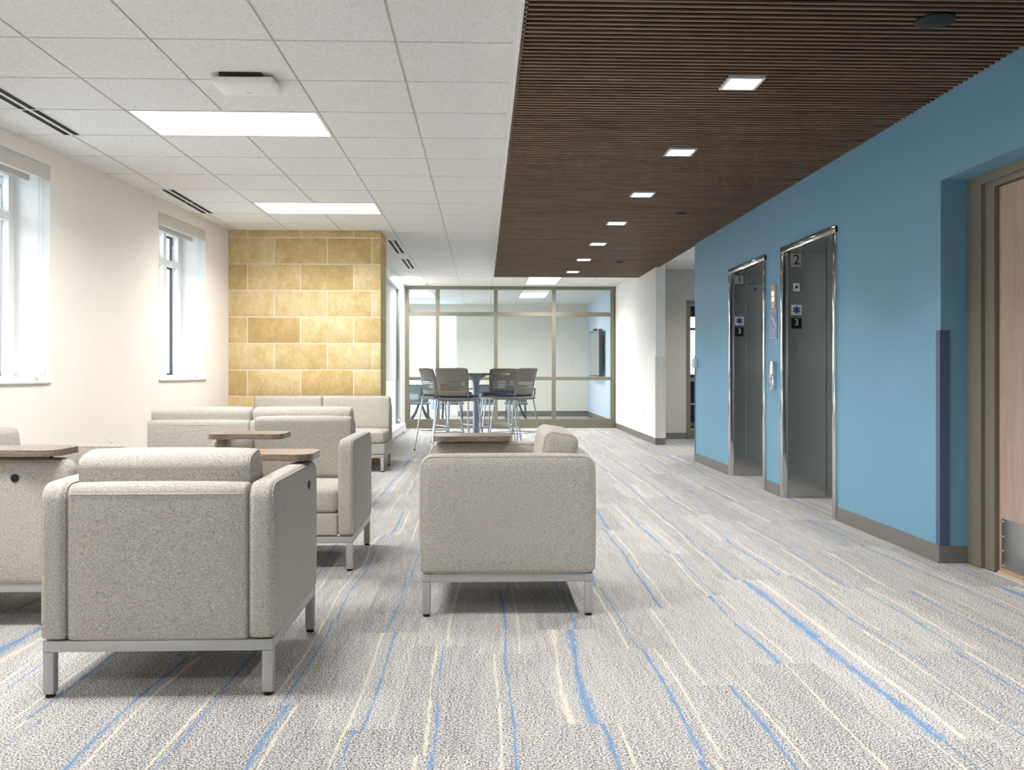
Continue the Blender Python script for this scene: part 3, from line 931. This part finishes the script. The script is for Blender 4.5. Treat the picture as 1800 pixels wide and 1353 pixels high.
def elevator(label, span, ret, num, inner):
    a, b = span
    t = thing('elevator_entrance', label, 'elevator', (XB, (a + b) / 2, 0), 0)
    yc = (a + b) / 2; A, B = a - yc, b - yc
    fw = 0.055; pr = 0.018
    D = 0.44
    bm = bmesh.new()   # polished frame
    bm.free()
    obj('jamb_trim', box(-pr, 0.03, A, A + fw, 0.0, EH, bevel=0.003), M['polish'], t)
    obj('jamb_trim', box(-pr, 0.03, B - fw, B, 0.0, EH, bevel=0.003), M['polish'], t)
    obj('header_trim', box(-pr - 0.002, 0.03, A, B, EH - 0.052, EH + 0.002, bevel=0.003), M['polish'], t)
    # steel return facing the camera
    rp = obj('return_panel', box(0.03, ret, B - fw - 0.004, B - 0.006, 0.002, EH - 0.05), M['steel'], t, smooth=False)
    yf = B - fw - 0.004
    obj('seam', box(ret, ret + 0.006, B - fw + 0.004, B - 0.006, 0.002, EH - 0.05), M['polish'] if not inner else M['black'], t, smooth=False)
    # second panel
    ztop = EH - 0.05 if inner else 2.0
    obj('return_panel', box(ret + 0.006, D, yf + 0.002, B - 0.006, 0.002, ztop), M['steel'], t, smooth=False)
    if not inner:
        obj('transom_panel', box(ret + 0.006, D, yf - 0.02, B - 0.006, ztop + 0.006, EH - 0.05), M['steel'], t, smooth=False)
        bmk = tube([(0, 0, 0), (0, -0.004, 0)], 0.011, seg=12)
        k = obj('key_hole', bmk, M['black'], t); k.location = (ret + 0.10, yf + 0.002, ztop - 0.055)
    obj('near_return', box(0.03, D, A + 0.006, A + fw, 0.002, EH - 0.05), M['steel'], t, smooth=False)
    obj('soffit', box(0.03, D, A + fw, B - fw - 0.004, EH - 0.05, EH - 0.03), M['steel'], t, smooth=False)
    dr = obj('door_panel', box(D, D + 0.03, A, (A + B) / 2 - 0.002, 0.002, EH - 0.03), M['steel'], t, smooth=False)
    obj('door_panel', box(D, D + 0.03, (A + B) / 2 + 0.002, B, 0.002, EH - 0.03), M['steel'], t, smooth=False)
    # plates on the far return
    px0 = 0.055 if inner else 0.035
    pc = px0 + 0.048
    zt = EH - 0.05
    p = obj('number_plate', box(pc - 0.048, pc + 0.042, yf - 0.003, yf, 1.985 if inner else 2.0, 2.10 if inner else 2.085), M['leg'], t, smooth=False)
    text_obj('numeral', num, 0.12 if inner else 0.10, M['ink'], p, (pc, yf - 0.0035, 2.042), (PI / 2, 0, 0))
    zc = 1.615
    p = obj('star_plate', box(pc - 0.045, pc + 0.045, yf - 0.003, yf, zc - 0.045, zc + 0.045), M['paper'], t, smooth=False)
    star(p, (pc, yf - 0.0032, zc), 0.034)
    z3 = 1.50
    p = obj('floor_plate', box(pc - 0.045, pc + 0.045, yf - 0.003, yf, z3 - 0.045, z3 + 0.045), M['ink'], t, smooth=False)
    text_obj('numeral', '3', 0.078, M['paper'], p, (pc, yf - 0.0035, z3 + 0.006), (PI / 2, 0, 0))
    if inner:
        p = obj('key_switch_plate', box(0.075, 0.13, yf - 0.003, yf, 1.775, 1.845), M['paper'], t, smooth=False)
        k = obj('key_hole', tube([(0, 0, 0), (0, -0.004, 0)], 0.012, seg=14), M['black'], p); k.location = (0.103, yf - 0.003, 1.81)
    return t


elevator('stainless steel elevator entrance marked 1, farther along the blue wall', E1, 0.152, '1', False)
elevator('stainless steel elevator entrance marked 2, nearer along the blue wall', E2, 0.362, '2', True)

# fittings between the elevators (on the wall face, facing -X)
t = thing('elevator_lantern', 'narrow lit amber elevator indicator plate above the blue notice between the elevators', 'indicator', (XB, 7.80, 1.75))
obj('plate', box(-0.012, 0, -0.055, 0.055, -0.105, 0.105, bevel=0.002), plain('lantern_plate', lin(214, 178, 160), 0.4), t)
bm = bmesh.new(); add_box(bm, -0.015, -0.012, -0.025, 0.025, -0.04, -0.004); add_box(bm, -0.015, -0.012, -0.025, 0.025, 0.012, 0.048)
obj('arrow_lens', bm, M['lamp'], t, smooth=False)
t = thing('notice_sign', 'lavender blue stairs notice with white writing between the elevators', 'sign', (XB, 7.80, 1.505))
obj('sign_panel', box(-0.006, 0, -0.085, 0.085, -0.128, 0.128, bevel=0.001), M['sign'], t)
bm = bmesh.new()
for a in ((-0.083, 0.083, 0.119, 0.124), (-0.083, 0.083, -0.124, -0.119), (0.078, 0.083, -0.119, 0.119), (-0.083, -0.078, -0.119, 0.119)):
    add_box(bm, -0.0075, -0.006, a[0], a[1], a[2], a[3])
for k in range(6):   # stair figure zigzag
    add_box(bm, -0.0075, -0.006, 0.045 - 0.018 * k - 0.018, 0.045 - 0.018 * k, 0.075 - 0.016 * k - 0.02, 0.075 - 0.016 * k)
obj('border', bm, M['paper'], t, smooth=False)
for txt, z, s in (('IN CASE OF FIRE', 0.10, 0.017), ('USE STAIRS', -0.045, 0.020), ('DO NOT USE', -0.072, 0.017), ('ELEVATORS', -0.098, 0.017)):
    text_obj('lettering', txt, s, M['paper'], t, (-0.0068, 0, z), (PI / 2, 0, -PI / 2), 0.0006)
t = thing('call_button_plate', 'vertical stainless steel call button plate between the elevators', 'call button', (XB, 7.80, 1.05))
obj('plate', box(-0.03, 0, -0.06, 0.06, -0.125, 0.125, bevel=0.003), M['polish'], t)
obj('button', tube([(-0.03, 0, 0.0), (-0.038, 0, 0.0)], 0.016, seg=18), M['paper'], t)

t = thing('card_reader', 'small white wall box at the far edge of the blue wall', 'wall box', (XB, 10.66, 1.19))
obj('housing', box(-0.045, 0, -0.045, 0.085, -0.06, 0.06, bevel=0.01), M['white'], t)
obj('face_plate', box(-0.05, -0.045, -0.03, 0.07, -0.045, 0.045, bevel=0.002), M['paper'], t)

for loc, rot, l in ((LW @ Vector((0, 7.65, 0.45)), -PHI, 'white wall outlet low on the cream wall beneath and between the windows'),
                    (Vector((2.57, 14.1, 0.44)), PI, 'white wall outlet low on the white wall past the elevators')):
    t = thing('wall_outlet', l, 'outlet', tuple(loc), rot)
    obj('cover_plate', box(0, 0.006, -0.036, 0.036, -0.058, 0.058, bevel=0.002), M['white'], t)
    bm = bmesh.new(); add_box(bm, 0.006, 0.008, -0.017, 0.017, 0.008, 0.04); add_box(bm, 0.006, 0.008, -0.017, 0.017, -0.04, -0.008)
    obj('socket', bm, M['offwhite'], t, smooth=False)

# wall screen in the meeting room
t = thing('wall_display', 'large wall mounted screen on the pale blue meeting room wall', 'screen', (2.56, 19.36, 1.49))
obj('wall_mount', box(-0.06, 0, -0.6, 0.6, -0.35, 0.35), M['black'], t, smooth=False)
b_ = obj('bezel', box(-0.13, -0.06, -0.90, 0.90, -0.50, 0.50, bevel=0.004), M['gasket'], t)
obj('display_panel', box(-0.132, -0.130, -0.875, 0.875, -0.475, 0.475), M['screen'], t, smooth=False)
obj('camera_bar', box(-0.13, -0.07, -0.10, 0.10, 0.50, 0.54, bevel=0.006), M['black'], t)


# ================================================================== ARMCHAIR
def piping_rect(bm, x, y0, y1, z0, z1, r, rb, rad=0.0028):
    pts = []
    for cy, cz, a, rr in ((y1 - r, z1 - r, 0, r), (y0 + r, z1 - r, 90, r), (y0 + rb, z0 + rb, 180, rb), (y1 - rb, z0 + rb, 270, rb)):
        for k in range(7):
            t_ = math.radians(a + 15 * k); pts.append((x, cy + rr * math.cos(t_), cz + rr * math.sin(t_)))
    add_tube(bm, pts, rad, seg=5, closed=True)


def legs(t, hx, hy, sx=0.018):
    rail = bmesh.new()
    w2 = sx
    for s in (-1, 1):
        add_box(rail, -hx - w2, hx + w2, s * hy - w2, s * hy + w2, 0.152, 0.188, bevel=0.002)
        add_box(rail, s * hx - w2, s * hx + w2, -hy + w2, hy - w2, 0.152, 0.188, bevel=0.002)
    obj('base_frame', rail, M['leg'], t)
    for sx_ in (-1, 1):
        for sy_ in (-1, 1):
            l = obj('leg', box(-w2, w2, -w2, w2, -0.07, 0.0695, bevel=0.003), M['leg'], t)
            l.location = (sx_ * hx, sy_ * hy, 0.082)
            bm = bmesh.new(); add_cyl(bm, 0, 0, -0.082, -0.074, 0.016, 16); add_cyl(bm, 0, 0, -0.076, -0.0702, 0.008, 10)
            obj('foot', bm, M['black'], l)


def seat_tablet(outline_rot, parent):
    # kidney shaped laminate top: local long axis x
    W, Dp = 0.40, 0.285
    o = rrect(-W / 2, W / 2, -Dp / 2, Dp / 2, 0.075, 10)
    o2 = []
    for x, y in o:
        if y < 0: y += 0.028 * math.exp(-(x / 0.12) ** 2)     # waist on one long edge
        o2.append((x, y))
    # resample straight long edge
    pts = []
    n = len(o2)
    for i in range(n):
        a = o2[i]; b = o2[(i + 1) % n]
        pts.append(a)
        L = math.hypot(b[0] - a[0], b[1] - a[1])
        if L > 0.05:
            k = int(L / 0.02)
            for q in range(1, k):
                x = a[0] + (b[0] - a[0]) * q / k; y = a[1] + (b[1] - a[1]) * q / k
                if y < -0.05 and abs(y - a[1]) < 0.01: y = -Dp / 2 + 0.028 * math.exp(-(x / 0.12) ** 2)
                pts.append((x, y))
    bm = prism(pts, 0, 0.027, bevel=0.002)
    return obj('tablet_top', bm, M['tablet'], parent)


def armchair(label, loc, rz, tab_loc, tab_rot):
    t = thing('lounge_armchair', label, 'armchair', loc, rz, 'grey lounge armchairs with swivel tablets')
    legs(t, 0.36, 0.36)
    Hh = 0.3875; aw = 0.092
    for s in (-1, 1):
        bm = rnd((s * (Hh - aw / 2), 0, (0.188 + 0.712) / 2), (aw, 2 * Hh, 0.524), (0.024, 0.05, 0.055), zb=0.022, bulge=0.006)
        a = obj('armrest', bm, M['fabric'], t)
        for e in (-1, 1):
            bm = bmesh.new()
            piping_rect(bm, s * (Hh - aw / 2) + e * (aw / 2 - 0.010), -Hh + 0.007, Hh - 0.007, 0.196, 0.706, 0.052, 0.02)
            obj('piping', bm, M['fabric'], a)
        if s > 0:
            g_ = obj('grommet', tube([(Hh + 0.004, 0.165, 0.635), (Hh + 0.0085, 0.165, 0.635)], 0.017, seg=18), M['black'], a)
    iw = Hh - aw + 0.001
    bk = obj('back_panel', rnd((0, -Hh + 0.052, 0.4475), (2 * iw, 0.10, 0.519), (0.012, 0.028, 0.034), zb=0.015, bulge=0.005), M['fabric'], t)
    bm = tube([(-iw + 0.012, -Hh + 0.0035, 0.676), (0, -Hh - 0.0005, 0.676), (iw - 0.012, -Hh + 0.0035, 0.676)], 0.0035, seg=6)
    obj('piping', bm, M['fabric'], bk)
    bm = bmesh.new()
    add_round(bm, (0, 0, 0), (2 * iw - 0.004, 0.158, 0.372), (0.018, 0.042, 0.040), zb=0.03, bulge=0.007)
    bmesh.ops.transform(bm, matrix=Matrix.Translation((0, -0.222, 0.620)) @ Matrix.Rotation(math.radians(9), 4, 'X'), verts=bm.verts)
    bc = obj('back_cushion', bm, M['fabric'], t)
    for s in (-1, 1):
        bm = bmesh.new()
        piping_rect(bm, s * (iw - 0.011), -0.075, 0.075, -0.182, 0.182, 0.038, 0.03, 0.0028)
        bmesh.ops.transform(bm, matrix=Matrix.Translation((0, -0.222, 0.620)) @ Matrix.Rotation(math.radians(9), 4, 'X'), verts=bm.verts)
        obj('piping', bm, M['fabric'], bc)
    obj('seat_deck', rnd((0, 0.045, 0.252), (2 * iw, 0.665, 0.122), (0.012, 0.018, 0.010), bulge=0.004), M['fabric'], t)
    obj('seat_cushion', rnd((0, 0.105, 0.380), (2 * iw - 0.006, 0.54, 0.130), (0.03, 0.03, 0.032), zb=0.022, bulge=0.010), M['fabric'], t)
    bm = tube([(Hh - aw / 2, 0.29, 0.705), (Hh - aw / 2, 0.29, 0.7285)], 0.008, seg=12)
    piv = obj('tablet_post', bm, M['black'], t)
    tb = seat_tablet(None, t)
    tb.location = (tab_loc[0], tab_loc[1], 0.7285); tb.rotation_euler = (0, 0, tab_rot)
    return t


armchair('grey armchair seen from behind at front left, legs and rear panel fully in view', (-1.08, 3.36, 0), 0, (0.200, 0.285), 0)
armchair('grey armchair standing alone to the right, its side panel facing the camera', (0.11, 4.295, 0), PI / 2, (0.315, 0.165), PI / 2 + PI)
armchair('grey armchair cut off by the left photo edge, black grommet on its side', (-2.13, 4.18, 0), -PI / 2, (0.315, 0.155), PI / 2)
armchair('grey armchair facing the camera behind the front left one', (-1.085, 5.21, 0), PI, (0.165, 0.41), PI)


# ================================================================== SOFAS
def sofa(label, loc, rz):
    t = thing('armless_sofa', label, 'sofa', loc, rz, 'armless two seat sofas')
    legs(t, 0.745, 0.355)
    for s in (-1, 1):
        bk = obj('back_panel', rnd((s * 0.3885, -0.345, 0.449), (0.773, 0.085, 0.522), (0.014, 0.028, 0.032), zb=0.015, bulge=0.004), M['fabric'], t)
        obj('piping', tube([(s * 0.3885 - 0.37, -0.3850, 0.676), (s * 0.3885, -0.3885, 0.676), (s * 0.3885 + 0.37, -0.3850, 0.676)], 0.0035, seg=6), M['fabric'], bk)
        bm = bmesh.new(); add_round(bm, (0, 0, 0), (0.765, 0.15, 0.382), (0.018, 0.040, 0.038), zb=0.03, bulge=0.006)
        bmesh.ops.transform(bm, matrix=Matrix.Translation((s * 0.3885, -0.232, 0.612)) @ Matrix.Rotation(math.radians(8), 4, 'X'), verts=bm.verts)
        obj('back_cushion', bm, M['fabric'], t)
        obj('seat_cushion', rnd((s * 0.3885, 0.105, 0.378), (0.765, 0.55, 0.130), (0.03, 0.03, 0.03), zb=0.02, bulge=0.008), M['fabric'], t)
    obj('seat_deck', rnd((0, 0.038, 0.251), (1.554, 0.675, 0.122), (0.018, 0.018, 0.010)), M['fabric'], t)
    return t


sofa('grey armless sofa with its back to the camera by the far window', (-1.795, 7.25, 0), 0)
sofa('grey armless sofa against the yellow stone wall facing the camera', (-1.835, 9.99, 0), PI)


# ================================================================== BAR TABLE AND STOOLS
TX, TY = -0.10, 12.6
t = thing('bar_table', 'tall round walnut top cafe table on a grey column in front of the glass partition', 'table', (TX, TY, 0))
obj('tabletop', lathe([(0.45, 1.035), (0.477, 1.039), (0.48, 1.044), (0.48, 1.062), (0.475, 1.066), (0.001, 1.066)], 56), M['tablet'], t)
obj('column', lathe([(0.045, 0.03), (0.045, 0.90), (0.052, 0.95), (0.075, 0.99), (0.13, 1.02), (0.15, 1.0345)], 28), M['column'], t)
obj('base_plate', lathe([(0.25, 0.0), (0.25, 0.008), (0.23, 0.016), (0.06, 0.03), (0.01, 0.031)], 40), M['column'], t)


def back_shell(w, h, rake, flare, slots, curve=0.045, nslot=5, s0=0.20, s1=0.54, z0=0.0):
    """curved plastic shell with open slots; built as a grid then solidified"""
    bm = bmesh.new()
    nu = 16; vs = [0.0, 0.08, 0.16]
    step = (s1 - s0) / nslot
    for k in range(nslot): vs += [s0 + step * k, s0 + step * (k + 0.26)]
    vs += [s1, 0.66, 0.78, 0.89, 0.96, 1.0]
    G = []
    for v in vs:
        row = []
        ww = w * (0.90 + 0.10 * math.sin(min(1, v * 1.15) * PI / 2)) / 2
        if v > 0.93: ww *= 1 - 0.05 * ((v - 0.93) / 0.07) ** 2
        for i in range(nu + 1):
            u = -1 + 2 * i / nu
            yv = curve * (u * u) - rake * v - flare * v ** 3
            row.append(bm.verts.new((u * ww, yv, z0 + h * v - (0.010 * (abs(u) ** 6) if v == 1.0 else 0))))
        G.append(row)
    for j in range(len(vs) - 1):
        is_slot = any(abs(vs[j] - (s0 + step * k)) < 1e-6 for k in range(nslot))
        for i in range(nu):
            if is_slot and 2 <= i < nu - 2 and slots: continue
            bm.faces.new((G[j][i], G[j][i + 1], G[j + 1][i + 1], G[j + 1][i]))
    return bm


def solid(o, th):
    m = o.modifiers.new('thickness', 'SOLIDIFY'); m.thickness = th; m.offset = 0
    return o


def make_stool(label, loc, rz):
    t = thing('bar_stool', label, 'bar stool', loc, rz, 'grey bar stools around the tall table')
    o = obj('backrest', back_shell(0.445, 0.36, 0.03, 0.045, True), M['shell'], t, ang=60); o.location = (0, -0.205, 0.775); solid(o, 0.009)
    # seat: plastic pan with navy pad
    bm = rnd((0, 0.0, 0.735), (0.46, 0.43, 0.045), (0.05, 0.06, 0.018), zb=0.022, bulge=0.004)
    obj('seat_pan', bm, M['seatframe'], t)
    obj('seat_pad', rnd((0, 0.015, 0.765), (0.415, 0.38, 0.034), (0.06, 0.07, 0.015), zb=0.010, bulge=0.008), M['navy'], t)
    for s in (-1, 1):
        obj('back_support', tube([(s * 0.205, -0.16, 0.745), (s * 0.214, -0.19, 0.78), (s * 0.214, -0.185, 0.86)], 0.011, seg=8), M['shell'], t)
    feet = {}
    for sx in (-1, 1):
        for sy in (-1, 1):
            top = Vector((sx * 0.205, sy * 0.17, 0.72)); bot = Vector((sx * 0.262, sy * 0.262 - 0.01, 0.012))
            l = obj('leg', tube([top, bot], 0.0105, seg=10, r2=0.009), M['chrome'], t)
            bm = bmesh.new(); add_cyl(bm, bot.x, bot.y, 0.0, 0.018, 0.012, 12)
            obj('foot', bm, M['black'], l)
            feet[(sx, sy)] = (top, bot)
    bm = bmesh.new()

    def at(k, z):
        a, b = feet[k]; f_ = (a.z - z) / (a.z - b.z); return a + (b - a) * f_
    q = [at((-1, -1), 0.27), at((1, -1), 0.27), at((1, 1), 0.27), at((-1, 1), 0.27)]
    for i in range(4): add_tube(bm, [q[i], q[(i + 1) % 4]], 0.007, seg=8)
    obj('footrest', bm, M['chrome'], t)
    return t


def face(ang): return -math.radians(ang)


st = make_stool('grey bar stool nearest the camera, left of centre with its back to us', (-0.315, 11.42, 0), face(22))
for l, loc, a in (('grey bar stool at far left beside the shades, turned to the right', (-0.58, 12.18, 0), 60),
                  ('grey bar stool just right of the table column, facing the camera across the tabletop', (0.235, 13.03, 0), 200),
                  ('rightmost grey bar stool, turned to the left', (0.42, 11.95, 0), -50),
                  ('grey bar stool across the table on the left, mostly hidden', (-0.43, 13.55, 0), 150),
                  ('grey bar stool across the table on the right, mostly hidden', (0.20, 13.75, 0), -95)):
    dup(st, loc, face(a), l)

# ================================================================== MEETING ROOM FURNITURE
t = thing('meeting_table', 'long grey meeting table behind the glass partition', 'table', (-0.30, 19.1, 0))
obj('tabletop', box(-1.42, 1.42, -0.5, 0.5, 0.715, 0.74, bevel=0.004), M['grey_shell'], t)
for s in (-1, 1):
    bm = bmesh.new()
    cx = s * 1.05 - 0.0
    add_tube(bm, [(cx, 0, 0.70), (cx, 0, 0.45)], 0.04, seg=10)
    for q in (-1, 1):
        add_tube(bm, [(cx, 0, 0.47), (cx + q * 0.10, -0.1, 0.20), (cx + q * 0.22, -0.38, 0.02)], 0.022, seg=8)
        add_tube(bm, [(cx, 0, 0.47), (cx + q * 0.10, 0.1, 0.20), (cx + q * 0.22, 0.38, 0.02)], 0.022, seg=8)
    obj('leg', bm, M['dark_leg'], t)


def make_chair(label, loc, rz):
    t = thing('meeting_chair', label, 'chair', loc, rz, 'grey meeting chairs behind the glass')
    o = obj('backrest', back_shell(0.47, 0.36, 0.03, 0.03, True, nslot=6, s0=0.10, s1=0.5), M['grey_shell'], t, ang=60); o.location = (0, -0.21, 0.47); solid(o, 0.009)
    obj('seat', rnd((0, 0, 0.44), (0.48, 0.45, 0.05), (0.05, 0.06, 0.02), zb=0.02), M['grey_shell'], t)
    for sx in (-1, 1):
        for sy in (-1, 1):
            obj('leg', tube([(sx * 0.19, sy * 0.17, 0.42), (sx * 0.21, sy * 0.22, 0.0)], 0.012, seg=8), M['dark_leg'], t)
    return t


ch = make_chair('grey meeting chair behind the glass, leftmost, next to the bright window', (-1.33, 18.30, 0), 0)
for l, x in (('grey meeting chair behind the glass, seen through the left stools', -0.63),
             ('grey meeting chair behind the glass, right of the table column', 0.06),
             ('grey meeting chair behind the glass, rightmost of the row', 0.68)):
    dup(ch, (x, 18.30, 0), 0, l)

# office chair silhouette behind the corridor door
t = thing('office_chair', 'dark office chair glimpsed through the glazed corridor door', 'chair', (3.95, 16.2, 0), 0.5)
obj('backrest', rnd((0, -0.2, 0.72), (0.46, 0.06, 0.5), (0.05, 0.02, 0.05)), M['black'], t)
obj('seat', rnd((0, 0, 0.46), (0.48, 0.46, 0.08), (0.06, 0.06, 0.03)), M['black'], t)
obj('post', tube([(0, 0, 0.06), (0, 0, 0.43)], 0.03, seg=10), M['black'], t)
bm = bmesh.new()
for k in range(5):
    a = 2 * PI * k / 5; add_tube(bm, [(0, 0, 0.08), (0.28 * math.cos(a), 0.28 * math.sin(a), 0.05)], 0.018, seg=6)
    add_cyl(bm, 0.28 * math.cos(a), 0.28 * math.sin(a), 0, 0.05, 0.022, 10)
obj('star_base', bm, M['black'], t)

# ================================================================== OUTSIDE
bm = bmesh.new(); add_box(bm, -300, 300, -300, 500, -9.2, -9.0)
o = struct('ground', bm, M['haze_ground'], smooth=False)
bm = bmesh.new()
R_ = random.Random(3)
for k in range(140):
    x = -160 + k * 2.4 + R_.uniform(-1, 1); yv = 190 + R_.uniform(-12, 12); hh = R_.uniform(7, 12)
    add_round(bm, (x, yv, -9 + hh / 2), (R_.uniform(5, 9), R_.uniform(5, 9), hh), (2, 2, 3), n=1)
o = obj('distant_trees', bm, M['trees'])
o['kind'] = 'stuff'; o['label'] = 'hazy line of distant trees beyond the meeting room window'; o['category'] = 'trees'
